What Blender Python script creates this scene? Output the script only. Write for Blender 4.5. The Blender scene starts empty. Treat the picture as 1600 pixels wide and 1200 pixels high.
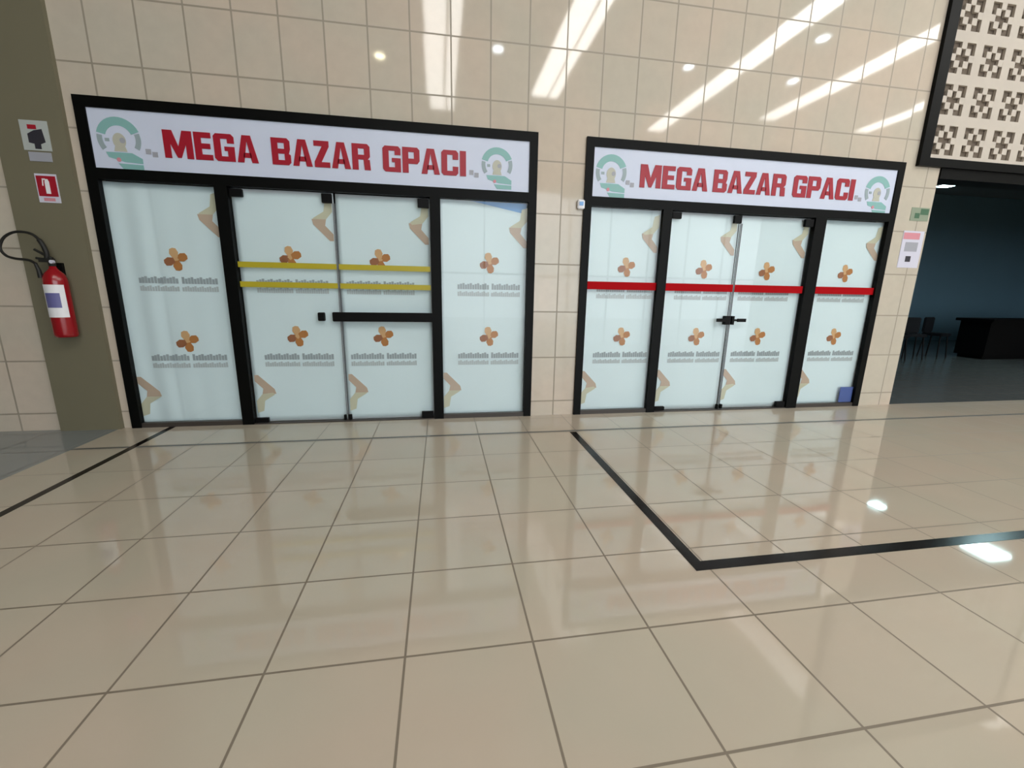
import bpy, bmesh, math, random
from mathutils import Vector, Matrix, Euler

random.seed(7)
PI = math.pi
sc = bpy.context.scene
C = sc.collection

# ------------------------------------------------------------------ camera
cam_data = bpy.data.cameras.new('camera')
cam = bpy.data.objects.new('camera', cam_data)
C.objects.link(cam)
cam_data.sensor_fit = 'HORIZONTAL'
cam_data.sensor_width = 36.0
cam_data.lens = 657.7074 * 36.0 / 1600.0
cam_data.clip_start = 0.05
cam_data.clip_end = 200
rot = Matrix(((0.986347337697978, 0.0177279854776502, -0.1637212507496058),
              (-0.1636945786992428, 0.21405165935719989, -0.9630088120214201),
              (0.01797259916062443, 0.9766614590825902, 0.21403125945075882)))
cam.matrix_world = Matrix.Translation((0, -5.4154, 1.6486)) @ rot.to_4x4()
sc.camera = cam

# ------------------------------------------------------------------ world, exposure
world = bpy.data.worlds.new('world')
sc.world = world
world.use_nodes = True
world.node_tree.nodes['Background'].inputs[0].default_value = (0.88, 0.95, 1.0, 1)
world.node_tree.nodes['Background'].inputs[1].default_value = 2.3
sc.view_settings.view_transform = 'Standard'
sc.view_settings.look = 'None'
sc.view_settings.gamma = 1
sc.view_settings.use_curve_mapping = False
sc.view_settings.exposure = 0.88
STRIP = 9.0      # radiance of the luminous ceiling strips
HC = 9.0         # height of the mall ceiling
# x of strip, relative strength
STRIPS = [0.17, 3.95, 9.75, 13.8, 18.6]


# ------------------------------------------------------------------ materials
def lin(c):
    return tuple(((v / 255) / 12.92 if v / 255 <= .04045 else ((v / 255 + .055) / 1.055) ** 2.4) for v in c) + (1.0,)


def mat(name, rgb, rough=.5, metal=0.0, spec=.5, noise=0.0, nscale=8.0, coat=0.0):
    m = bpy.data.materials.new(name)
    m.use_nodes = True
    nt = m.node_tree
    b = nt.nodes['Principled BSDF']
    b.inputs['Roughness'].default_value = rough
    b.inputs['Metallic'].default_value = metal
    b.inputs['Specular IOR Level'].default_value = spec
    b.inputs['Coat Weight'].default_value = coat
    c = lin(rgb)
    b.inputs['Base Color'].default_value = c
    if noise:
        tc = nt.nodes.new('ShaderNodeTexCoord')
        n = nt.nodes.new('ShaderNodeTexNoise')
        n.inputs['Scale'].default_value = nscale
        n.inputs['Detail'].default_value = 4
        nt.links.new(tc.outputs['Object'], n.inputs['Vector'])
        mx = nt.nodes.new('ShaderNodeMix')
        mx.data_type = 'RGBA'
        mx.inputs[6].default_value = tuple(v * (1 - noise) for v in c[:3]) + (1,)
        mx.inputs[7].default_value = tuple(min(1, v * (1 + noise)) for v in c[:3]) + (1,)
        nt.links.new(n.outputs['Fac'], mx.inputs[0])
        nt.links.new(mx.outputs[2], b.inputs['Base Color'])
    return m


def emit(name, rgb, strength):
    m = bpy.data.materials.new(name)
    m.use_nodes = True
    nt = m.node_tree
    nt.nodes.remove(nt.nodes['Principled BSDF'])
    e = nt.nodes.new('ShaderNodeEmission')
    e.inputs[0].default_value = tuple(rgb) + (1,)
    e.inputs[1].default_value = strength
    nt.links.new(e.outputs[0], nt.nodes['Material Output'].inputs[0])
    return m


def tile_mat(name, base, joint, axes, origin, pitch, width, rough, tilt, mott, mscale, var, jmix=1.0, tint=None, spec=.5):
    """Glossy square-set tiles: axes = the two object axes of the grid."""
    m = bpy.data.materials.new(name)
    m.use_nodes = True
    nt = m.node_tree
    N, L = nt.nodes.new, nt.links.new
    b = nt.nodes['Principled BSDF']
    tc = N('ShaderNodeTexCoord')
    sep = N('ShaderNodeSeparateXYZ')
    L(tc.outputs['Object'], sep.inputs[0])

    def math_(op, a, bb=None):
        n = N('ShaderNodeMath')
        n.operation = op
        for i, v in enumerate((a, bb)):
            if v is None:
                continue
            if isinstance(v, (int, float)):
                n.inputs[i].default_value = v
            else:
                L(v, n.inputs[i])
        return n.outputs[0]
    ids, js = [], []
    for k in range(2):
        u = math_('DIVIDE', math_('SUBTRACT', sep.outputs[axes[k]], origin[k]), pitch[k])
        ids.append(math_('FLOOR', u))
        f = math_('ABSOLUTE', math_('SUBTRACT', math_('FRACT', u), .5))
        js.append(math_('GREATER_THAN', f, .5 - width / pitch[k] / 2))
    joint_mask = math_('MULTIPLY', math_('MAXIMUM', js[0], js[1]), jmix)
    cmb = N('ShaderNodeCombineXYZ')
    L(ids[0], cmb.inputs[0])
    L(ids[1], cmb.inputs[1])
    wn = N('ShaderNodeTexWhiteNoise')
    L(cmb.outputs[0], wn.inputs['Vector'])
    # base colour: mottling and a slight change from tile to tile
    off = N('ShaderNodeVectorMath')
    off.operation = 'MULTIPLY_ADD'
    off.inputs[1].default_value = (17, 17, 17)
    L(wn.outputs['Color'], off.inputs[0])
    L(tc.outputs['Object'], off.inputs[2])
    n1 = N('ShaderNodeTexNoise')
    n1.inputs['Scale'].default_value = mscale
    n1.inputs['Detail'].default_value = 5
    L(off.outputs[0], n1.inputs['Vector'])
    r = math_('ADD', math_('MULTIPLY', math_('SUBTRACT', n1.outputs['Fac'], .5), mott * 2),
              math_('MULTIPLY', math_('SUBTRACT', wn.outputs['Value'], .5), var))
    k = math_('ADD', r, 1.0)
    sc_ = N('ShaderNodeVectorMath')
    sc_.operation = 'SCALE'
    if tint is None:
        sc_.inputs[0].default_value = lin(base)[:3]
    else:
        n2 = N('ShaderNodeTexNoise')
        n2.inputs['Scale'].default_value = .8
        L(tc.outputs['Object'], n2.inputs['Vector'])
        mt = N('ShaderNodeMix')
        mt.data_type = 'RGBA'
        mt.inputs[6].default_value = lin(base)
        mt.inputs[7].default_value = lin(tint)
        mr = N('ShaderNodeMapRange')
        mr.inputs[1].default_value = .4
        mr.inputs[2].default_value = .6
        L(n2.outputs['Fac'], mr.inputs[0])
        L(mr.outputs[0], mt.inputs[0])
        L(mt.outputs[2], sc_.inputs[0])
    L(k, sc_.inputs['Scale'])
    mx = N('ShaderNodeMix')
    mx.data_type = 'RGBA'
    L(joint_mask, mx.inputs[0])
    L(sc_.outputs[0], mx.inputs[6])
    mx.inputs[7].default_value = lin(joint)
    L(mx.outputs[2], b.inputs['Base Color'])
    b.inputs['Specular IOR Level'].default_value = spec
    L(math_('ADD', math_('MULTIPLY', joint_mask, .5), rough), b.inputs['Roughness'])
    # every tile is laid very slightly out of true
    g = N('ShaderNodeNewGeometry')
    sub = N('ShaderNodeVectorMath')
    sub.operation = 'SUBTRACT'
    sub.inputs[1].default_value = (.5, .5, .5)
    L(wn.outputs['Color'], sub.inputs[0])
    ma = N('ShaderNodeVectorMath')
    ma.operation = 'MULTIPLY_ADD'
    ma.inputs[1].default_value = (tilt,) * 3
    L(sub.outputs[0], ma.inputs[0])
    L(g.outputs['Normal'], ma.inputs[2])
    nm = N('ShaderNodeVectorMath')
    nm.operation = 'NORMALIZE'
    L(ma.outputs[0], nm.inputs[0])
    L(nm.outputs[0], b.inputs['Normal'])
    return m


M = {}
M['floor'] = tile_mat('polished_floor_tile', (182, 174, 158), (112, 102, 88), (0, 1), (-1.39, -.74), (.6, .6), .011, .045, .0012, .05, 2.2, .03, .9, (186, 173, 157), .6)
M['floor_grey'] = tile_mat('grey_floor_tile', (130, 136, 137), (88, 90, 90), (0, 1), (-1.39, -.74), (.6, .6), .011, .06, .001, .05, 3, .03)
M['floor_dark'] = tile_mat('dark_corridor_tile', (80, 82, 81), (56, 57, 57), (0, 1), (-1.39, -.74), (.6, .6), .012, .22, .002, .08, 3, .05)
M['wall'] = tile_mat('polished_wall_tile', (193, 185, 170), (138, 129, 115), (0, 2), (-3.39, 3.80), (.4443, .6), .017, .05, .006, .07, 9, .04, .8, (200, 186, 170))
M['plaster'] = mat('plain_plaster', (175, 173, 166), .8, noise=.05)
M['olive'] = mat('olive_paint', (114, 109, 89), .55, noise=.04, nscale=3)
M['black'] = mat('black_aluminium', (5, 6, 6), .45, spec=.12)
M['black_soft'] = mat('black_plastic', (5, 5, 6), .5, spec=.15)
M['bronze'] = mat('dark_rail', (62, 56, 52), .4)
M['steel'] = mat('brushed_steel', (120, 122, 126), .35, metal=.7)
M['seal_dark'] = mat('dark_joint_seal', (88, 87, 85), .4)
M['seal'] = mat('grey_seal', (108, 112, 118), .5)
M['paper'] = mat('white_banner_sheet', (226, 234, 238), .6, noise=.03, nscale=2.5)
M['orange'] = mat('orange_print', (186, 118, 60), .6)
M['orange_light'] = mat('light_orange_print', (214, 164, 116), .6)
M['brown'] = mat('brown_print', (158, 96, 62), .6)
M['tan'] = mat('tan_print', (208, 198, 172), .6)
M['caption'] = mat('grey_print', (164, 168, 172), .6)
M['caption_light'] = mat('light_grey_print', (192, 194, 196), .6)
M['yellow'] = mat('yellow_tape', (178, 164, 38), .4)
M['red_tape'] = mat('red_tape', (168, 4, 16), .7, spec=.1)
M['sign'] = mat('sign_face', (206, 214, 234), .35, noise=.02)
M['sign_red'] = mat('sign_red', (160, 16, 40), .4)
M['teal'] = mat('teal_print', (132, 180, 178), .45)
M['teal_grey'] = mat('grey_teal_print', (150, 166, 172), .45)
M['figure'] = mat('tan_figure', (186, 186, 172), .45)
M['grey_mark'] = mat('grey_mark', (160, 162, 172), .45)
M['red_paint'] = mat('extinguisher_red', (146, 4, 20), .22, coat=.4)
M['white'] = mat('white_print', (232, 232, 236), .5)
M['grey_plate'] = mat('grey_sign_plate', (176, 182, 180), .5)
M['rose_tan'] = mat('rose_tan_print', (198, 168, 148), .6)
M['violet'] = mat('violet_blue_print', (98, 98, 150), .5)
M['rubber'] = mat('black_rubber', (22, 22, 20), .6)
M['green'] = mat('green_print', (66, 104, 78), .5)
M['green_grey'] = mat('grey_green_print', (136, 148, 128), .5)
M['dark_print'] = mat('dark_print', (44, 42, 52), .5)
M['pink'] = mat('rose_print', (208, 138, 150), .5)
M['lilac'] = mat('lilac_print', (206, 206, 222), .5)
M['stone'] = mat('cast_stone', (192, 183, 172), .7, noise=.06, nscale=6)
M['hole_back'] = mat('brown_backing', (108, 96, 84), .8)
M['teal_wall'] = mat('dark_teal_paint', (92, 122, 138), .6, noise=.06, nscale=1)
M['dark_ceiling'] = mat('dark_ceiling_paint', (62, 70, 72), .7)
M['black_stone'] = mat('black_counter', (3, 3, 4), .6, spec=.1)
M['navy'] = mat('navy_upholstery', (8, 10, 16), .7, spec=.2)
M['blue'] = mat('blue_sheet', (128, 176, 232), .5)
M['blue_sticker'] = mat('blue_print', (74, 92, 156), .5)
M['inlay'] = mat('black_granite_inlay', (24, 20, 18), .2, spec=.15, noise=.2, nscale=40)
M['lamp_body'] = mat('lamp_housing', (215, 215, 210), .5)
M['strip'] = emit('strip_light', (1.0, .975, .93), STRIP)
M['strip_low'] = emit('low_strip_light', (1.0, .975, .93), STRIP * .85)
M['strip_dim'] = emit('dim_strip_light', (1.0, .975, .93), STRIP * .75)
M['spot_white'] = emit('cool_downlight', (.8, .93, 1.0), 26)
M['spot_warm'] = emit('warm_downlight', (1.0, .93, .62), 26)
M['panel_cool'] = emit('cool_panel_light', (.62, .95, 1.0), 26)

# glass: clear pane with a weak mirror and a slight blue-green cast
g = bpy.data.materials.new('shop_glass')
g.use_nodes = True
nt = g.node_tree
nt.nodes.remove(nt.nodes['Principled BSDF'])
tr = nt.nodes.new('ShaderNodeBsdfTransparent')
tr.inputs[0].default_value = (.955, .985, .988, 1)
gl = nt.nodes.new('ShaderNodeBsdfGlossy')
gl.inputs['Roughness'].default_value = .02
fr = nt.nodes.new('ShaderNodeFresnel')
fr.inputs[0].default_value = 1.45
mx = nt.nodes.new('ShaderNodeMixShader')
geo = nt.nodes.new('ShaderNodeNewGeometry')
inv = nt.nodes.new('ShaderNodeMath')
inv.operation = 'SUBTRACT'
inv.inputs[0].default_value = 1.0
nt.links.new(geo.outputs['Backfacing'], inv.inputs[1])
mul = nt.nodes.new('ShaderNodeMath')
mul.operation = 'MULTIPLY'
nt.links.new(fr.outputs[0], mul.inputs[0])
nt.links.new(inv.outputs[0], mul.inputs[1])
nt.links.new(mul.outputs[0], mx.inputs[0])
nt.links.new(tr.outputs[0], mx.inputs[1])
nt.links.new(gl.outputs[0], mx.inputs[2])
nt.links.new(mx.outputs[0], nt.nodes['Material Output'].inputs[0])
M['glass'] = g


# ------------------------------------------------------------------ mesh helpers
class MB:
    def __init__(self):
        self.v, self.f = [], []

    def add(self, vs, fs):
        k = len(self.v)
        self.v += [tuple(p) for p in vs]
        self.f += [tuple(i + k for i in q) for q in fs]
        return self

    def box(self, x0, x1, y0, y1, z0, z1):
        vs = [(x, y, z) for x in (x0, x1) for y in (y0, y1) for z in (z0, z1)]
        return self.add(vs, [(0, 1, 3, 2), (4, 6, 7, 5), (0, 4, 5, 1), (2, 3, 7, 6), (0, 2, 6, 4), (1, 5, 7, 3)])

    def prism(self, pts, y0, y1):
        """closed outline of (x, z) points, extruded from y0 (front) to y1"""
        a = sum(pts[i][0] * pts[(i + 1) % len(pts)][1] - pts[(i + 1) % len(pts)][0] * pts[i][1] for i in range(len(pts)))
        if a < 0:
            pts = pts[::-1]
        n = len(pts)
        vs = [(x, y0, z) for x, z in pts] + [(x, y1, z) for x, z in pts]
        fs = [tuple(range(n)), tuple(range(2 * n - 1, n - 1, -1))]
        fs += [(i, i + n, (i + 1) % n + n, (i + 1) % n) for i in range(n)]
        return self.add(vs, fs)

    def lathe(self, prof, c=(0, 0, 0), n=28, axis='z'):
        vs, fs = [], []
        for r, h in prof:
            for i in range(n):
                a = 2 * PI * i / n
                if axis == 'z':
                    vs.append((c[0] + r * math.cos(a), c[1] + r * math.sin(a), c[2] + h))
                else:
                    vs.append((c[0] + r * math.cos(a), c[1] + h, c[2] + r * math.sin(a)))
        for j in range(len(prof) - 1):
            for i in range(n):
                a, b = j * n + i, j * n + (i + 1) % n
                fs.append((a, b, b + n, a + n))
        fs.append(tuple(range(n - 1, -1, -1)))
        fs.append(tuple(range((len(prof) - 1) * n, len(prof) * n)))
        return self.add(vs, fs)

    def tube(self, pts, r, n=10):
        pts = [Vector(p) for p in pts]
        vs, fs = [], []
        up = Vector((0, 1, 0))
        for k, p in enumerate(pts):
            d = (pts[min(k + 1, len(pts) - 1)] - pts[max(k - 1, 0)]).normalized()
            s = d.cross(up)
            if s.length < 1e-3:
                s = d.cross(Vector((1, 0, 0)))
            s.normalize()
            t = s.cross(d)
            rr = r[k] if isinstance(r, (list, tuple)) else r
            for i in range(n):
                a = 2 * PI * i / n
                vs.append(tuple(p + s * rr * math.cos(a) + t * rr * math.sin(a)))
        for k in range(len(pts) - 1):
            for i in range(n):
                a, b = k * n + i, k * n + (i + 1) % n
                fs.append((a, b, b + n, a + n))
        fs.append(tuple(range(n - 1, -1, -1)))
        fs.append(tuple(range((len(pts) - 1) * n, len(pts) * n)))
        return self.add(vs, fs)

    def build(self, name, m, parent=None, smooth=False, bevel=0.0):
        me = bpy.data.meshes.new(name)
        me.from_pydata(self.v, [], self.f)
        me.materials.append(M[m])
        bm = bmesh.new()
        bm.from_mesh(me)
        bmesh.ops.recalc_face_normals(bm, faces=bm.faces)
        if bevel:
            bmesh.ops.bevel(bm, geom=[e for e in bm.edges if e.calc_face_angle(0) > .6], offset=bevel, segments=2, affect='EDGES')
        bm.to_mesh(me)
        bm.free()
        if smooth:
            for p in me.polygons:
                p.use_smooth = len(p.vertices) == 4
        o = bpy.data.objects.new(name, me)
        C.objects.link(o)
        if parent is not None:
            o.parent = parent
            o.location = -Vector(parent.get('origin', (0, 0, 0)))
            o['origin'] = (0, 0, 0)
            # children of children are already in world-aligned space of their part
        return o


def thing(name, label, cat, loc, group=None):
    """Empty at the base of a thing; its parts are modelled in world coordinates."""
    o = bpy.data.objects.new(name, None)
    o.empty_display_size = .1
    C.objects.link(o)
    o.location = loc
    o['origin'] = tuple(loc)
    tag(o, label, cat, group)
    return o


def tag(o, label, cat, group=None):
    o['label'] = label
    o['category'] = cat
    if group:
        o['group'] = group
    return o


def struct(o):
    o['kind'] = 'structure'
    return o


def smooth_path(pts, n=8):
    out = []
    P = [Vector(p) for p in pts]
    P = [P[0] * 2 - P[1]] + P + [P[-1] * 2 - P[-2]]
    for i in range(1, len(P) - 2):
        for k in range(n):
            t = k / n
            a, b, c, d = P[i - 1], P[i], P[i + 1], P[i + 2]
            out.append(.5 * ((2 * b) + (c - a) * t + (2 * a - 5 * b + 4 * c - d) * t * t + (3 * b - a - 3 * c + d) * t ** 3))
    out.append(P[-2])
    return out


# ------------------------------------------------------------------ the setting
XL, XR, YB = -9.0, 24.0, -22.0
struct(MB().box(-3.73, XR, YB, 0.02, -.2, 0).build('floor', 'floor'))
struct(MB().box(XL, -3.73, YB, 0.02, -.2, 0).build('floor', 'floor_grey'))
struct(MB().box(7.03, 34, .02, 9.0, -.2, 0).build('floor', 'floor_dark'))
for x0, x1 in ((-3.85, 1.35), (1.65, 6.85)):
    struct(MB().box(x0, x1, .02, 3.2, -.2, 0).build('floor', 'floor'))
struct(MB().box(XL, XR, YB, .3, HC, HC + .2).build('ceiling', 'plaster'))

w = MB()
w.box(XL, -3.61, 0, .25, 0, HC)
w.box(-3.61, 1.18, 0, .25, 3.50, HC)
w.box(1.18, 1.785, 0, .25, 0, HC)
w.box(1.785, 6.415, 0, .25, 3.50, HC)
w.box(6.415, 7.03, 0, .25, 0, HC)
w.box(7.03, XR, 0, .25, 3.5, HC)
struct(w.build('wall_front', 'wall'))
# unseen back wall; its glazed opening is added to brighten the shop fronts
wb = MB()
wb.box(XL, 0, YB - .2, YB, 0, HC)
wb.box(22, XR, YB - .2, YB, 0, HC)
wb.box(0, 22, YB - .2, YB, 7.6, HC)
struct(wb.build('wall_back', 'plaster'))
wf = MB()
for k in range(9):
    wf.box(k * 2.75 - .04 + (.04 if k == 0 else 0) - (.04 if k == 8 else 0), k * 2.75 + .04, YB - .12, YB - .02, 0, 7.6)
wf.box(0, 22, YB - .12, YB - .02, 2.7, 2.8)
struct(wf.build('added_window_1', 'black'))
struct(MB().box(XL - .2, XL, YB, .25, 0, HC).build('wall_left', 'olive'))
struct(MB().box(XR, XR + .2, YB, .25, 0, HC).build('wall_right', 'plaster'))
# olive painted pilaster on the left of the first shop
struct(MB().box(-4.31, -3.70, -.05, 0, 0, HC).build('trim_1', 'olive'))
# black granite lines let into the floor
struct(MB().box(-3.215, -3.15, -9, 0, 0, .002).build('trim_2', 'inlay'))
struct(MB().prism([(0, 0)] * 0 or [(1.515, 0), (1.595, 0), (1.595, .002), (1.515, .002)], -3.365, -.74).build('trim_3', 'inlay'))
struct(MB().box(1.595, XR, -3.365, -3.28, 0, .002).build('trim_4', 'inlay'))
# stone threshold joint running along the whole front
struct(MB().box(-3.73, XR, -.715, -.675, 0, .0015).build('trim_5', 'seal_dark'))
# black lintel beam above the dark passage
struct(MB().box(7.035, XR, -.02, .25, 3.33, 3.47).build('trim_6', 'black'))

# passage at the right
struct(MB().box(7.03, 34, 9.0, 9.2, 0, 5.7).build('wall_passage', 'teal_wall'))
struct(MB().box(34, 34.2, .25, 9.0, 0, 5.7).build('wall_passage_right', 'teal_wall'))
struct(MB().box(24.2, 34, .05, .25, 0, 4.8).build('wall_passage_front', 'teal_wall'))
struct(MB().box(6.83, 7.03, .25, 9.0, 0, 5.7).build('wall_passage_left', 'teal_wall'))
struct(MB().box(7.03, 34, .25, 5.3, 4.6, 4.8).build('ceiling', 'dark_ceiling'))
struct(MB().box(7.03, 34, 5.25, 5.35, 4.8, 5.8).build('wall_passage_light_stop', 'teal_wall'))  # unseen riser, added to block sky light leaking into the passage
struct(MB().box(7.03, 34, 5.3, 9.0, 5.6, 5.8).build('ceiling', 'dark_ceiling'))
# unlit rooms behind the two shop windows
for x0, x1, nm in ((-3.8, 1.3, 'left'), (1.7, 6.8, 'right')):
    r = MB()
    r.box(x0, x1, 3.2, 3.3, 0, 3.6)
    r.box(x0 - .05, x0, .25, 3.3, 0, 3.6)
    r.box(x1, x1 + .05, .25, 3.3, 0, 3.6)
    r.box(x0, x1, .25, 3.3, 3.55, 3.6)
    struct(r.build('wall_shop_' + nm, 'dark_ceiling'))


# ------------------------------------------------------------------ lettering
GL = {
    'M': (1.30, [[(0, 0), (.30, 0), (.30, 1), (0, 1)], [(1.0, 0), (1.30, 0), (1.30, 1), (1.0, 1)], [(.30, 1), (.30, .52), (.57, .02), (.65, .02), (.65, .42), (.42, 1)], [(1.0, 1), (1.0, .52), (.73, .02), (.65, .02), (.65, .42), (.88, 1)]]),
    'E': (.80, [[(0, 0), (.32, 0), (.32, 1), (0, 1)], [(.32, .80), (.78, .80), (.78, 1), (.32, 1)], [(.32, .41), (.72, .41), (.72, .60), (.32, .60)], [(.32, 0), (.80, 0), (.80, .20), (.32, .20)]]),
    'G': (.95, [[(0, .10), (.12, 0), (.32, 0), (.32, 1), (.12, 1), (0, .90)], [(.32, .82), (.63, .82), (.63, .66), (.95, .66), (.95, .90), (.83, 1), (.32, 1)], [(.32, 0), (.95, 0), (.95, .18), (.32, .18)], [(.63, .18), (.95, .18), (.95, .54), (.48, .54), (.48, .38), (.63, .38)]]),
    'A': (1.0, [[(0, 0), (.31, 0), (.50, .80), (.50, 1), (.30, 1)], [(1.0, 0), (.69, 0), (.50, .80), (.50, 1), (.70, 1)], [(.30, .18), (.70, .18), (.66, .36), (.34, .36)]]),
    'B': (.95, [[(0, 0), (.32, 0), (.32, 1), (0, 1)], [(.32, .82), (.64, .82), (.64, .60), (.93, .60), (.93, .90), (.80, 1), (.32, 1)], [(.32, .42), (.86, .42), (.93, .60), (.32, .60)], [(.64, .18), (.95, .10), (.95, .38), (.86, .42), (.64, .42)], [(.32, 0), (.82, 0), (.95, .10), (.64, .18), (.32, .18)]]),
    'Z': (.82, [[(.02, .80), (.80, .80), (.80, 1), (.02, 1)], [(.02, .20), (.38, .20), (.80, .80), (.44, .80)], [(.02, 0), (.82, 0), (.82, .20), (.02, .20)]]),
    'R': (.97, [[(0, 0), (.32, 0), (.32, 1), (0, 1)], [(.32, .82), (.64, .82), (.64, .58), (.95, .58), (.95, .90), (.82, 1), (.32, 1)], [(.32, .40), (.82, .40), (.95, .52), (.95, .58), (.32, .58)], [(.64, 0), (.97, 0), (.93, .40), (.60, .40)]]),
    'P': (.92, [[(0, 0), (.32, 0), (.32, 1), (0, 1)], [(.32, .82), (.62, .82), (.62, .56), (.92, .56), (.92, .90), (.80, 1), (.32, 1)], [(.32, .36), (.80, .36), (.92, .48), (.92, .56), (.32, .56)]]),
    'C': (.93, [[(0, .10), (.12, 0), (.32, 0), (.32, 1), (.12, 1), (0, .90)], [(.32, .82), (.62, .82), (.62, .64), (.93, .64), (.93, .90), (.81, 1), (.32, 1)], [(.32, 0), (.81, 0), (.93, .10), (.93, .36), (.62, .36), (.62, .18), (.32, .18)]]),
    'I': (.34, [[(0, 0), (.34, 0), (.34, 1), (0, 1)]]),
}


def text_mesh(word, x0, x1, z0, z1, y, depth, m, parent, name='lettering'):
    gap = .09
    tot = sum(GL[c][0] for c in word) + gap * (len(word) - 1)
    k = (x1 - x0) / tot
    b = MB()
    u = 0
    for c in word:
        for poly in GL[c][1]:
            b.prism([(x0 + (u + px) * k, z0 + pz * (z1 - z0)) for px, pz in poly], y - depth, y)
        u += GL[c][0] + gap
    return b.build(name, m, parent)


def arc_band(cx, cz, ro, ri, a0, a1, n=14, sx=1.0):
    out = [(cx + sx * ro * math.cos(math.radians(a0 + (a1 - a0) * i / n)), cz + ro * math.sin(math.radians(a0 + (a1 - a0) * i / n))) for i in range(n + 1)]
    inn = [(cx + sx * ri * math.cos(math.radians(a0 + (a1 - a0) * i / n)), cz + ri * math.sin(math.radians(a0 + (a1 - a0) * i / n))) for i in range(n + 1)]
    return out + inn[::-1]


def disc(cx, cz, r, n=20, sx=1.0):
    return [(cx + sx * r * math.cos(2 * PI * i / n), cz + r * math.sin(2 * PI * i / n)) for i in range(n)]


def emblem_ring(parent, cx, cz, y, s):
    """teal badge: arched band above, small pale figure, ribbon below"""
    b = MB()
    b.prism(arc_band(cx, cz + .03 * s, .205 * s, .125 * s, 22, 165), y - .003, y)
    b.prism([(cx - .14 * s, cz - .10 * s), (cx + .10 * s, cz - .10 * s), (cx + .19 * s, cz - .15 * s), (cx + .19 * s, cz - .20 * s), (cx + .02 * s, cz - .19 * s), (cx - .12 * s, cz - .15 * s)], y - .003, y)
    b.prism([(cx - .04 * s, cz - .205 * s), (cx + .19 * s, cz - .21 * s), (cx + .19 * s, cz - .26 * s), (cx, cz - .26 * s)], y - .003, y)
    e = b.build('emblem', 'teal', parent)
    for a0, a1 in ((170, 215), (-30, 18)):
        MB().prism(arc_band(cx, cz + .03 * s, .20 * s, .152 * s, a0, a1), y - .004, y).build('emblem_border', 'teal_grey', e)
    b = MB()
    b.prism(disc(cx, cz + .01 * s, .075 * s, 20, .8), y - .005, y)
    b.prism([(cx - .06 * s, cz - .09 * s), (cx + .06 * s, cz - .09 * s), (cx + .035 * s, cz), (cx - .035 * s, cz)], y - .0035, y)
    b.build('emblem_centre', 'figure', e)
    MB().prism(disc(cx + .03 * s, cz + .015 * s, .026 * s), y - .007, y).build('emblem_mark', 'grey_mark', e)
    b = MB()
    b.prism([(cx - .13 * s, cz + .0 * s), (cx - .09 * s, cz + .0 * s), (cx - .09 * s, cz + .03 * s), (cx - .13 * s, cz + .03 * s)], y - .005, y)
    b.build('emblem_mark', 'teal_grey', e)
    MB().prism(disc(cx - .03 * s, cz - .17 * s, .02 * s), y - .006, y).build('emblem_dot', 'pink', e)


def shop_sign(x0, x1, z0, z1, words, emblems, marks, label):
    s = thing('shop_sign', label, 'sign', ((x0 + x1) / 2, -.02, z0))
    MB().box(x0, x1, -.015, .06, z0, z1).build('sign_face', 'sign', s)
    for wd, a, b in words:
        text_mesh(wd, a, b, 2.968, 3.238, -.015, .008, 'sign_red', s)
    for cx, cz, k in emblems:
        emblem_ring(s, cx, cz, -.015, k)
    for cx in marks:
        MB().box(cx - .06, cx - .01, -.019, -.015, 2.99, 3.04).build('small_mark', 'grey_mark', s)
        MB().box(cx + .0, cx + .05, -.019, -.015, 2.965, 3.015).build('small_mark', 'grey_mark', s)
    return s


shop_sign(-3.51, 1.085, 2.83, 3.395, [('MEGA', -2.84, -1.93), ('BAZAR', -1.79, -.755), ('GPACI', -.62, .322)],
          [(-3.25, 3.09, 1.0), (.69, 3.09, .92)], [-2.96, .42],
          'wide white sign with red lettering above the left shop, next to the olive pilaster')
shop_sign(1.86, 6.31, 2.83, 3.395, [('MEGA', 2.505, 3.445), ('BAZAR', 3.52, 4.585), ('GPACI', 4.70, 5.66)],
          [(2.12, 3.09, 1.0), (6.04, 3.07, 1.0)], [2.38, 5.75],
          'white sign with red lettering above the right shop, beside the dark passage')


# ------------------------------------------------------------------ shop fronts
FY0, FY1 = -.03, .034          # frame depth
GY = .0                       # glass plane


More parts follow.
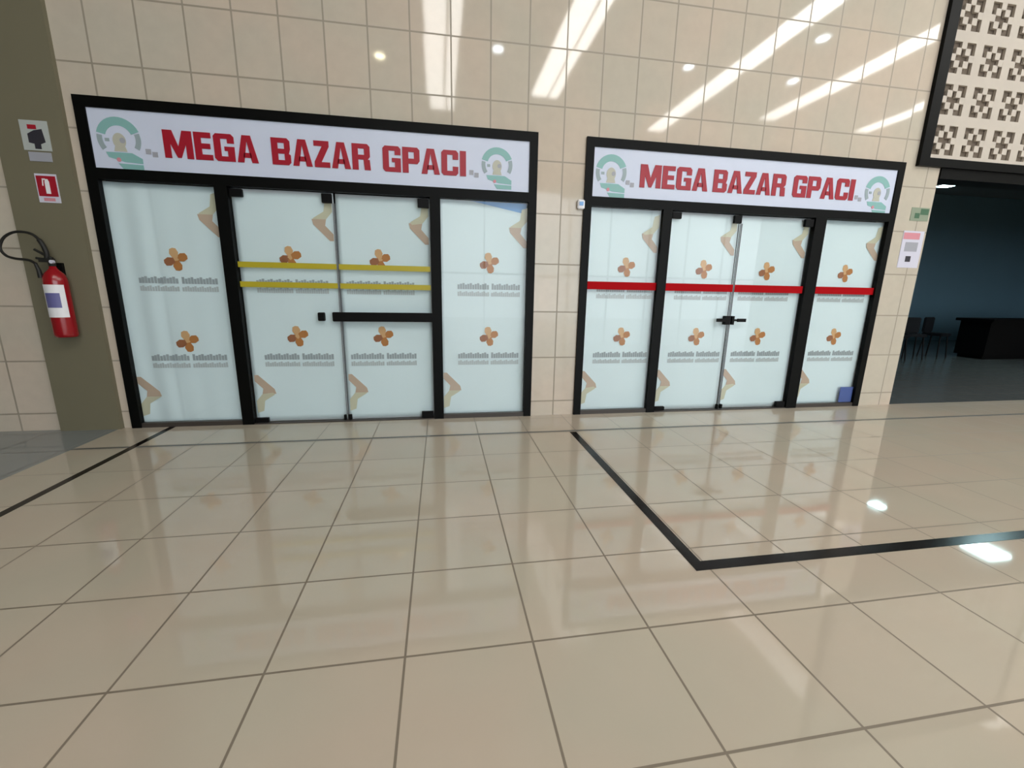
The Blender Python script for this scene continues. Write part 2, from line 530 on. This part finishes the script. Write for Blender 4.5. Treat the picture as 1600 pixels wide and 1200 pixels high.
def shopfront(x0, x1, muls, seam, label, tapes, side):
    """x0..x1 outer frame; muls = two (a, b) mullions; seam = x of the gap between the two door leaves"""
    s = thing('shopfront', label, 'shopfront', ((x0 + x1) / 2, 0, 0))
    fw = .10
    f = MB()
    f.box(x0, x0 + fw, FY0, FY1, 0, 3.50)
    f.box(x1 - fw, x1, FY0, FY1, 0, 3.50)
    f.box(x0 + fw, x1 - fw, FY0, FY1, 3.395, 3.50)
    f.box(x0 + fw, x1 - fw, FY0, FY1, 2.72, 2.83)
    f.build('frame', 'black', s)
    for a, b in muls:
        MB().box(a, b, FY0, FY1, 0, 2.72).build('mullion', 'black', s)
    for a, b in ((x0 + fw, muls[0][0]), (muls[1][1], x1 - fw)):
        MB().box(a, b, -.02, .034, 0, .055).build('bottom_rail', 'bronze', s)
        p = MB().box(a, b, GY, GY + .008, .055, 2.72).build('glass_pane', 'glass', s)
        for z0, z1, m, nm in tapes['side']:
            MB().box(a, b, GY - .003, GY - .0005, z0, z1).build(nm, m, p)
    g = .014
    for i, (a, b) in enumerate(((muls[0][1] + .012, seam - g), (seam + g, muls[1][0] - .012))):
        d = MB().box(a, b, GY, GY + .01, .05, 2.675).build('door_leaf', 'glass', s)
        d['label'] = 'frameless glass door leaf'
        for z0, z1, m, nm in tapes['door']:
            MB().box(a, b, GY - .003, GY - .0005, z0, z1).build(nm, m, d)
        pf = []
        if i == 0:
            pf = [(a, a + .15, .02, .075), (a, a + .13, 2.62, 2.70), (b - .11, b, 2.60, 2.70), (b - .03, b, .02, .085)]
        else:
            pf = [(b - .15, b, .02, .10), (b - .13, b, 2.60, 2.70), (a, a + .035, .02, .085)]
        for q in pf:
            MB().box(q[0], q[1], GY - .018, GY + .024, q[2], q[3]).build('patch_fitting', 'black_soft', d, bevel=.004)
        MB().box((b if i == 0 else a - .008), (b + .008 if i == 0 else a), GY, GY + .01, .09, 2.60).build('edge_seal', 'seal', d)
        if side == 'left':
            if i == 0:
                MB().box(-1.45, -1.375, GY - .03, GY + .03, 1.265, 1.365).build('lock', 'black_soft', d, bevel=.006)
            else:
                b_ = MB().box(-1.225, -.105, -.05, -.02, 1.262, 1.372)
                b_.box(-1.15, -1.10, -.02, GY, 1.29, 1.34)
                b_.box(-.20, -.15, -.02, GY, 1.29, 1.34)
                b_.build('push_bar', 'black_soft', d)
                MB().box(-1.285, -1.18, GY - .03, GY + .03, 1.26, 1.37).build('lock', 'black_soft', d, bevel=.006)
        else:
            lk = MB()
            if i == 0:
                lk.box(seam - .09, seam - .015, GY - .035, GY + .03, 1.25, 1.37)
                lk.box(seam - .22, seam - .09, -.04, -.02, 1.29, 1.335)
            else:
                lk.box(seam + .015, seam + .05, GY - .035, GY + .03, 1.25, 1.37)
                lk.box(seam + .10, seam + .23, -.04, -.02, 1.29, 1.335)
                lk.box(seam + .05, seam + .10, -.03, GY, 1.30, 1.325)
            lk.build('lock', 'black_soft', d)
    MB().box(muls[0][1], muls[1][0], -.03, .034, 0, .012).build('threshold', 'bronze', s)
    return s


Y2 = [(1.868, 1.93, 'yellow', 'yellow_stripe'), (1.648, 1.71, 'yellow', 'yellow_stripe')]
R1 = [(1.70, 1.80, 'red_tape', 'red_stripe')]
shopfront(-3.605, 1.18, ((-2.41, -2.28), (-.105, .015)), -1.19,
          'left black framed glass shopfront with two yellow stripes on its doors', {'side': [], 'door': Y2}, 'left')
shopfront(1.785, 6.415, ((2.86, 2.985), (5.125, 5.30)), 4.02,
          'right black framed glass shopfront with one red stripe across it', {'side': R1, 'door': R1}, 'right')


# ------------------------------------------------------------------ printed sheets behind the glass
def sheet(x0, x1, ex, drop, label, ph, folds=0.0, edz=0.0):
    """white printed sheet hung behind a pane. ex = x of the emblems. drop = how far the top right corner sags"""
    amp = .006

    def yy(x, z):
        v = .05 + amp * math.sin(3.1 * x + ph + .8 * z) + amp * .7 * math.sin(1.7 * z + 2 * ph + x)
        if folds:
            v += folds * math.sin(24 * x + .6 * math.sin(z)) * (1.0 if x < x0 + .45 else .35)
        return v
    nx, nz = (60 if folds else 22), 36
    vs, fs = [], []
    ztop = 2.715
    for side in (0, 1):
        for j in range(nz + 1):
            for i in range(nx + 1):
                u, t = i / nx, j / nz
                x = x0 + (x1 - x0) * u
                zt = ztop - drop * max(0, (u - .35) / .65)
                z = .012 + (zt - .012) * t
                vs.append((x, yy(x, z) + side * .002, z))
    n1 = (nx + 1) * (nz + 1)
    for side in (0, 1):
        for j in range(nz):
            for i in range(nx):
                a = side * n1 + j * (nx + 1) + i
                fs.append((a, a + 1, a + nx + 2, a + nx + 1))
    per = [i for i in range(nx + 1)] + [j * (nx + 1) + nx for j in range(1, nz + 1)] + [nz * (nx + 1) + i for i in range(nx - 1, -1, -1)] + [j * (nx + 1) for j in range(nz - 1, 0, -1)]
    for k in range(len(per)):
        a, b = per[k], per[(k + 1) % len(per)]
        fs.append((a, b, b + n1, a + n1))
    s = thing('printed_sheet', label, 'window covering', ((x0 + x1) / 2, .05, .012), 'printed sheets behind the shop glass')
    MB().add(vs, fs).build('sheet', 'paper', s, smooth=True)

    def clip(pts):
        out = []
        for lo, sgn in ((x0, 1), (x1, -1)):
            res = []
            for i in range(len(pts)):
                p, q = pts[i], pts[(i + 1) % len(pts)]
                ip, iq = (p[0] - lo) * sgn >= 0, (q[0] - lo) * sgn >= 0
                if ip:
                    res.append(p)
                if ip != iq:
                    t = (lo - p[0]) / (q[0] - p[0])
                    res.append((lo, p[1] + t * (q[1] - p[1])))
            pts = res
        return pts

    def patch(b, pts):
        pts = clip(pts)
        if len(pts) < 3:
            return
        cx = sum(p[0] for p in pts) / len(pts)
        cz = sum(p[1] for p in pts) / len(pts)
        y = min(yy(p[0], p[1]) for p in pts + [(cx, cz)]) - .003
        b.prism(pts, y - .001, y)

    def petal(cx, cz, ang, r, wd, inn):
        a = math.radians(ang)
        dx, dz = math.cos(a), math.sin(a)
        px, pz = -dz, dx
        shape = [(inn, -wd * .55), (r * .55, -wd), (r * .92, -wd * .7), (r, 0), (r * .92, wd * .7), (r * .55, wd), (inn, wd * .55)]
        return [(cx + dx * u + px * v, cz + dz * u + pz * v) for u, v in shape]
    # small four petal emblems with a two line caption under each
    for cz, capz in ((1.995 + edz, 1.70), (1.075 + edz, .82)):
        b = MB()
        patch(b, [(ex - .034, cz), (ex, cz - .034), (ex + .034, cz), (ex, cz + .034)])
        em = b.build('printed_emblem', 'orange_light', s)
        for mname, a in (('orange_light', 100), ('orange', 20), ('brown', 200), ('orange', 280)):
            b = MB()
            patch(b, petal(ex, cz, a, .126, .047, .016))
            b.build('petal', mname, em)
        for k, (zz, hh, mname, n) in enumerate(((capz - .03, .075, 'caption', 26), (capz - .115, .06, 'caption_light', 32))):
            a0, a1 = ex - .40, ex + .40
            st = (a1 - a0) / n
            b = MB()
            for i in range(n):
                if abs(i - n * .5) < .9:
                    if b.v:
                        b.build('printed_word', mname, s)
                        b = MB()
                    continue
                hgt = hh * (.75 + .25 * ((i * 7 + k) % 3) / 2)
                xa = a0 + i * st
                if xa < x0 + .01 or xa + st > x1 - .01:
                    continue
                patch(b, [(xa, zz - .0), (xa + st * .86, zz), (xa + st * .86, zz + hgt), (xa, zz + hgt)])
            b.build('printed_word', mname, s)
    # large pale hook shapes cut off by the right edge (top) and the left edge (bottom)
    for cx, cz, sg in ((x1 - .02, 2.41, -1), (x0 + .02, .38, 1)):
        b = MB()
        patch(b, [(cx, cz + 0.255 * -sg), (cx + sg * 0.072, cz + 0.230 * -sg), (cx + sg * 0.094, cz + 0.102 * -sg), (cx + sg * 0.216, cz + 0.025 * -sg), (cx + sg * 0.194, cz - .0), (cx + sg * 0.072, cz + 0.017 * -sg), (cx, cz + 0.102 * -sg)])
        b.build('printed_ribbon', 'tan', s)
        b = MB()
        patch(b, [(cx + sg * 0.230, cz + 0.017 * -sg), (cx + sg * 0.216, cz - 0.043 * -sg), (cx + sg * 0.043, cz - 0.221 * -sg), (cx, cz - 0.221 * -sg), (cx, cz - 0.145 * -sg), (cx + sg * 0.086, cz - 0.051 * -sg), (cx + sg * 0.072, cz + 0.017 * -sg)])
        b.build('printed_ribbon', 'rose_tan', s)
    return s


sheet(-3.53, -2.395, -2.92, 0, 'white printed sheet with vertical folds, first pane beside the olive pilaster', .3, folds=.006, edz=-.06)
sheet(-2.275, -1.20, -1.715, 0, 'white printed sheet behind the left door leaf with yellow stripes and square lock', 1.1)
sheet(-1.18, -.11, -.713, 0, 'white printed sheet behind the door leaf with the long black push bar', 2.0)
sheet(.0, 1.105, .612, .13, 'white printed sheet with sagging top corner under a blue strip', 3.3)
sheet(1.87, 2.875, 2.443, 0, 'white printed sheet in the first narrow pane right of the tiled pillar', 4.2)
sheet(2.99, 4.01, 3.56, 0, 'white printed sheet behind the left door leaf of the red striped shop', 5.3)
sheet(4.03, 5.12, 4.543, 0, 'white printed sheet behind the right door leaf of the red striped shop', 6.1)
sheet(5.29, 6.34, 5.83, 0, 'white printed sheet in the last pane with a blue sticker at its foot', 7.7)

tag(MB().box(.30, 1.075, .075, .082, 2.40, 2.72).build('blue_panel', 'blue'), 'blue panel showing above the sagging sheet at the left shop', 'panel')
st = MB().box(6.08, 6.31, .010, .016, .06, .30).build('sticker', 'blue_sticker')
tag(st, 'small dark blue sticker low in the corner of the last shop pane', 'sticker')


# ------------------------------------------------------------------ perforated screen, top right
ps = thing('perforated_screen', 'pale stone perforated screen in a black frame above the dark passage', 'screen', (9, 0, 3.47))
f = MB()
f.box(6.60, 6.76, -.05, 0, 3.47, 7.0)
f.box(6.76, 11.4, -.05, 0, 3.47, 3.58)
f.box(11.3, 11.4, -.05, 0, 3.58, 7.0)
f.box(6.76, 11.3, -.05, 0, 6.9, 7.0)
f.build('frame', 'black', ps)
pat = ["XX.XX", "X.X.X", ".XXX.", "X.X.X", "XX.XX"]
b = MB()
U, cell, mg = .5, .074, .065
for ux in range(9):
    for uz in range(7):
        X0, Z0 = 6.69 + ux * U, 3.58 + uz * U - .02
        if Z0 > 6.4:
            continue
        xa, xb = max(X0, 6.76), min(X0 + U, 11.3)
        b.box(xa, xb, -.045, -.012, Z0, Z0 + mg)
        b.box(xa, xb, -.045, -.012, Z0 + U - mg, Z0 + U)
        if X0 + mg > 6.76:
            b.box(xa, X0 + mg, -.045, -.012, Z0 + mg, Z0 + U - mg)
        b.box(X0 + U - mg, xb, -.045, -.012, Z0 + mg, Z0 + U - mg)
        for r_ in range(5):
            for c_ in range(5):
                if pat[r_][c_] == '.':
                    qa = X0 + mg + c_ * cell
                    qz = Z0 + mg + r_ * cell
                    if qa >= 6.755:
                        b.box(qa - .004, qa + cell + .004, -.044, -.013, qz - .004, qz + cell + .004)
b.build('lattice', 'stone', ps)
MB().box(6.76, 11.3, -.008, -.001, 3.58, 6.9).build('backing', 'hole_back', ps)


# ------------------------------------------------------------------ fire extinguisher and the signs on the olive pilaster
ex = thing('fire_extinguisher', 'red fire extinguisher with white label hung on the olive pilaster', 'fire extinguisher', (-3.975, -.16, 1.09))
cx, cy = -3.975, -.155
R = .098
MB().lathe([(.05, 1.085), (R * .93, 1.09), (R, 1.12), (R, 1.66), (R * .96, 1.70), (R * .8, 1.745), (R * .5, 1.78), (.032, 1.80), (.03, 1.82)], (cx, cy, 0), 32).build('cylinder', 'red_paint', ex, smooth=True)


def wrap(r, a0, a1, z0, z1, n=14):
    vs, fs = [], []
    for rr in (r, r + .0015):
        for z in (z0, z1):
            for i in range(n + 1):
                a = math.radians(a0 + (a1 - a0) * i / n)
                vs.append((cx + rr * math.cos(a), cy + rr * math.sin(a), z))
    k = n + 1
    for i in range(n):
        fs.append((2 * k + i, 2 * k + i + 1, 3 * k + i + 1, 3 * k + i))
        fs.append((i, i + 1, k + i + 1, k + i))
        fs.append((i, i + 1, 2 * k + i + 1, 2 * k + i))
        fs.append((k + i, k + i + 1, 3 * k + i + 1, 3 * k + i))
    return MB().add(vs, fs)


lb = wrap(R + .001, 225, 338, 1.30, 1.635).build('label', 'white', ex)
wrap(R + .003, 240, 312, 1.40, 1.55).build('label_print', 'violet', lb)
v = MB().lathe([(.024, 1.82), (.03, 1.83), (.03, 1.87), (.02, 1.88), (.02, 1.91)], (cx, cy, 0), 16)
v.box(cx - .10, cx + .02, cy - .022, cy + .022, 1.86, 1.90)
vo = v.build('valve', 'rubber', ex, smooth=False)
h = MB()
h.tube([(cx + .01, cy, 1.90), (cx - .05, cy, 1.935), (cx - .13, cy, 1.985)], .013)
h.tube([(cx + .01, cy, 1.875), (cx - .06, cy, 1.89), (cx - .13, cy, 1.90)], .012)
h.build('lever', 'rubber', ex)
MB().lathe([(.018, -.03), (.018, 0)], (cx + .03, cy - .02, 1.865), 14, 'y').build('pressure_gauge', 'lilac', ex)
hp = smooth_path([(cx - .04, cy, 1.88), (-4.005, cy, 1.96), (-4.04, cy, 2.07), (-4.11, cy, 2.14), (-4.24, cy, 2.15), (-4.35, cy, 2.09), (-4.40, cy, 1.99), (-4.36, cy - .01, 1.92), (-4.28, cy - .02, 1.89), (-4.15, cy - .03, 1.875), (-4.085, cy - .04, 1.84)])
n_ = len(hp)
MB().tube(hp, [.021 if i < n_ * .22 else .0125 for i in range(n_)]).build('hose', 'rubber', ex, smooth=True)
MB().tube([(-4.09, cy - .04, 1.84), (-4.075, cy - .04, 1.78), (-4.07, cy - .04, 1.70)], [.014, .018, .022]).build('nozzle', 'rubber', ex)
bk = MB().box(cx - .03, cx + .03, -.08, -.05, 1.70, 1.86)
bk.tube([(cx, -.07, 1.80), (cx, cy + .02, 1.80)], .009)
bk.build('bracket', 'black_soft', ex)


def plate(name, x0, x1, z0, z1, y, m, label, cat, lean=0.0):
    t = thing(name, label, cat, ((x0 + x1) / 2, y, z0))
    MB().prism([(x0, z0), (x1, z0), (x1, z1), (x0, z1)], y - .005, y).build('plate', m, t)
    return t


# camera warning sign
t = plate('warning_sign', -4.085, -3.845, 2.95, 3.225, -.05, 'grey_plate', 'small pale grey sign with a dark picture, upper one on the olive pilaster', 'sign')
MB().box(-4.02, -3.945, -.057, -.055, 3.145, 3.185).build('red_mark', 'sign_red', t)
b = MB()
b.prism([(-4.03, 3.02), (-4.03, 3.10), (-3.97, 3.135), (-3.90, 3.15), (-3.885, 3.03), (-3.93, 3.01), (-3.93, 2.965), (-3.985, 2.965), (-3.985, 3.01)], -.057, -.055)
b.build('pictogram', 'dark_print', t)
MB().box(-4.055, -3.86, -.056, -.05, 2.85, 2.935).build('caption_strip', 'grey_mark', t)
# extinguisher sign
t = plate('extinguisher_sign', -4.045, -3.855, 2.46, 2.735, -.05, 'lilac', 'small red and white fire extinguisher sign, lower one on the olive pilaster', 'sign')
MB().box(-4.035, -3.865, -.057, -.055, 2.52, 2.715).build('red_field', 'sign_red', t)
b = MB()
b.box(-3.965, -3.925, -.059, -.057, 2.545, 2.66)
b.prism([(-3.965, 2.66), (-3.925, 2.66), (-3.935, 2.685), (-3.955, 2.685)], -.059, -.057)
b.box(-3.985, -3.955, -.059, -.057, 2.675, 2.69)
b.prism([(-3.99, 2.62), (-3.98, 2.62), (-3.975, 2.68), (-3.985, 2.68)], -.059, -.057)
b.build('pictogram', 'white', t)
MB().box(-4.0, -3.90, -.057, -.055, 2.475, 2.505).build('caption_strip', 'pink', t)
# pillar by the passage
t = plate('exit_sign', 6.69, 7.00, 2.755, 2.935, 0, 'green_grey', 'small grey green sign on the narrow pillar beside the dark passage', 'sign')
MB().box(6.85, 6.985, -.007, -.005, 2.84, 2.92).build('dark_print', 'green', t)
MB().box(6.76, 6.84, -.007, -.005, 2.79, 2.86).build('dark_print', 'green', t)
t = plate('notice', 6.635, 6.995, 2.10, 2.615, 0, 'lilac', 'white paper notice with a rose heading on the pillar beside the dark passage', 'notice')
MB().box(6.645, 6.925, -.007, -.005, 2.50, 2.59).build('heading', 'pink', t)
MB().box(6.75, 6.84, -.007, -.005, 2.185, 2.265).build('picture', 'dark_print', t)
MB().box(6.70, 6.92, -.0065, -.005, 2.33, 2.46).build('text_block', 'grey_mark', t)
# little sensor on the pillar between the shops
t = thing('wall_sensor', 'tiny pale blue white sensor on the pillar between the two shops', 'sensor', (1.745, 0, 2.66))
MB().box(1.70, 1.79, -.05, 0, 2.67, 2.78).build('housing', 'white', t, bevel=.01)
MB().box(1.72, 1.77, -.055, -.05, 2.71, 2.755).build('lens', 'blue', t)


# ------------------------------------------------------------------ furniture in the dark passage
t = thing('counter', 'long black counter standing in the dark passage', 'counter', (18.8, 4.3, 0))
MB().box(15.1, 22.5, 4.0, 4.9, 1.06, 1.14).build('worktop', 'black_stone', t, bevel=.01)
b = MB().box(15.17, 22.4, 4.08, 4.8, .10, 1.06)
b.box(15.25, 22.3, 4.15, 4.75, 0, .10)
b.build('body', 'black_stone', t)


def stool(x, y, rz, label):
    t = thing('bar_chair', label, 'chair', (x, y, 0), 'dark chairs in the passage')
    c, s = math.cos(rz), math.sin(rz)

    def P(u, v, z):
        return (x + u * c - v * s, y + u * s + v * c, z)

    def bx(u0, u1, v0, v1, z0, z1):
        vs = [P(u, v, z) for u in (u0, u1) for v in (v0, v1) for z in (z0, z1)]
        return MB().add(vs, [(0, 1, 3, 2), (4, 6, 7, 5), (0, 4, 5, 1), (2, 3, 7, 6), (0, 2, 6, 4), (1, 5, 7, 3)])
    bx(-.24, .24, -.24, .24, .62, .70).build('seat', 'navy', t, bevel=.02)
    bx(-.23, .23, .20, .26, .70, 1.14).build('backrest', 'navy', t, bevel=.02)
    for u in (-.2, .2):
        for v in (-.2, .2):
            MB().tube([P(u * .9, v * .9, .63), P(u * 1.15, v * 1.15, 0)], .018, 8).build('leg', 'black_soft', t)


stool(12.2, 4.2, .3, 'dark chair nearest the tiled pillar in the passage')
stool(13.15, 4.5, -.5, 'middle one of the dark chairs in the passage')
stool(14.25, 4.7, .2, 'dark chair at the near end of the black counter')


# ------------------------------------------------------------------ lights
def strip_light(x, label, y0=-14.6, y1=-3.0, m='strip', k=1.0):
    t = thing('ceiling_strip_light', label, 'ceiling light', (x, (y0 + y1) / 2, HC), 'luminous strips under the mall ceiling')
    MB().box(x - .56 * k, x + .56 * k, y0 - .05, y1 + .05, HC - .06, HC).build('housing', 'lamp_body', t)
    MB().box(x - .50 * k, x + .08 * k, y0, y1, HC - .09, HC - .06).build('diffuser', m, t)
    MB().box(x + .18 * k, x + .50 * k, y0, y1, HC - .09, HC - .06).build('diffuser', m, t)


SL = ['strip light directly over the walkway, mirrored in the wall above the left shop',
      'strip light mirrored over the pillar between the shops',
      'strip light mirrored above the middle of the right shop',
      'strip light mirrored towards the stone screen',
      'strip light farthest right under the ceiling']
for i, x in enumerate(STRIPS):
    strip_light(x, SL[i], y0=(-14.3, -12.0, -14.4, -12.4, -12.4)[i], y1=(-6.5, -5.0, -1.5, -1.0, -1.0)[i], m=('strip_dim', 'strip', 'strip', 'strip_low', 'strip_low')[i], k=(1, 1, .7, .7, .6)[i])


def downlight(x, y, m, label, r=.15, z=HC, sq=False):
    t = thing('downlight' if not sq else 'panel_light', label, 'ceiling light', (x, y, z))
    if sq:
        MB().box(x - r - .03, x + r + .03, y - r - .03, y + r + .03, z - .03, z).build('rim', 'lamp_body', t)
        MB().box(x - r, x + r, y - r, y + r, z - .045, z - .03).build('diffuser', m, t)
    else:
        MB().lathe([(r + .04, -.03), (r + .04, 0)], (x, y, z), 24).build('rim', 'lamp_body', t)
        MB().lathe([(r, -.045), (r, -.03)], (x, y, z), 24).build('lamp', m, t)


downlight(-1.79, -10.5, 'spot_warm', 'warm round downlight mirrored above the left shop sign')
downlight(1.92, -9.4, 'spot_white', 'cool round downlight mirrored above the end of the left sign')
downlight(8.2, -9.25, 'spot_white', 'cool round downlight mirrored above the right shop sign')
downlight(11.0, -7.0, 'spot_white', 'cool round downlight mirrored near the top of the right wall')
downlight(12.3, -9.4, 'spot_white', 'cool round downlight mirrored beside the longest streak')
downlight(13.5, 2.0, 'panel_cool', 'bright square panel light in the passage, mirrored on the floor', .32, 4.59, True)
downlight(13.1, 4.4, 'panel_cool', 'small square panel light just under the passage lintel', .16, 4.59, True)
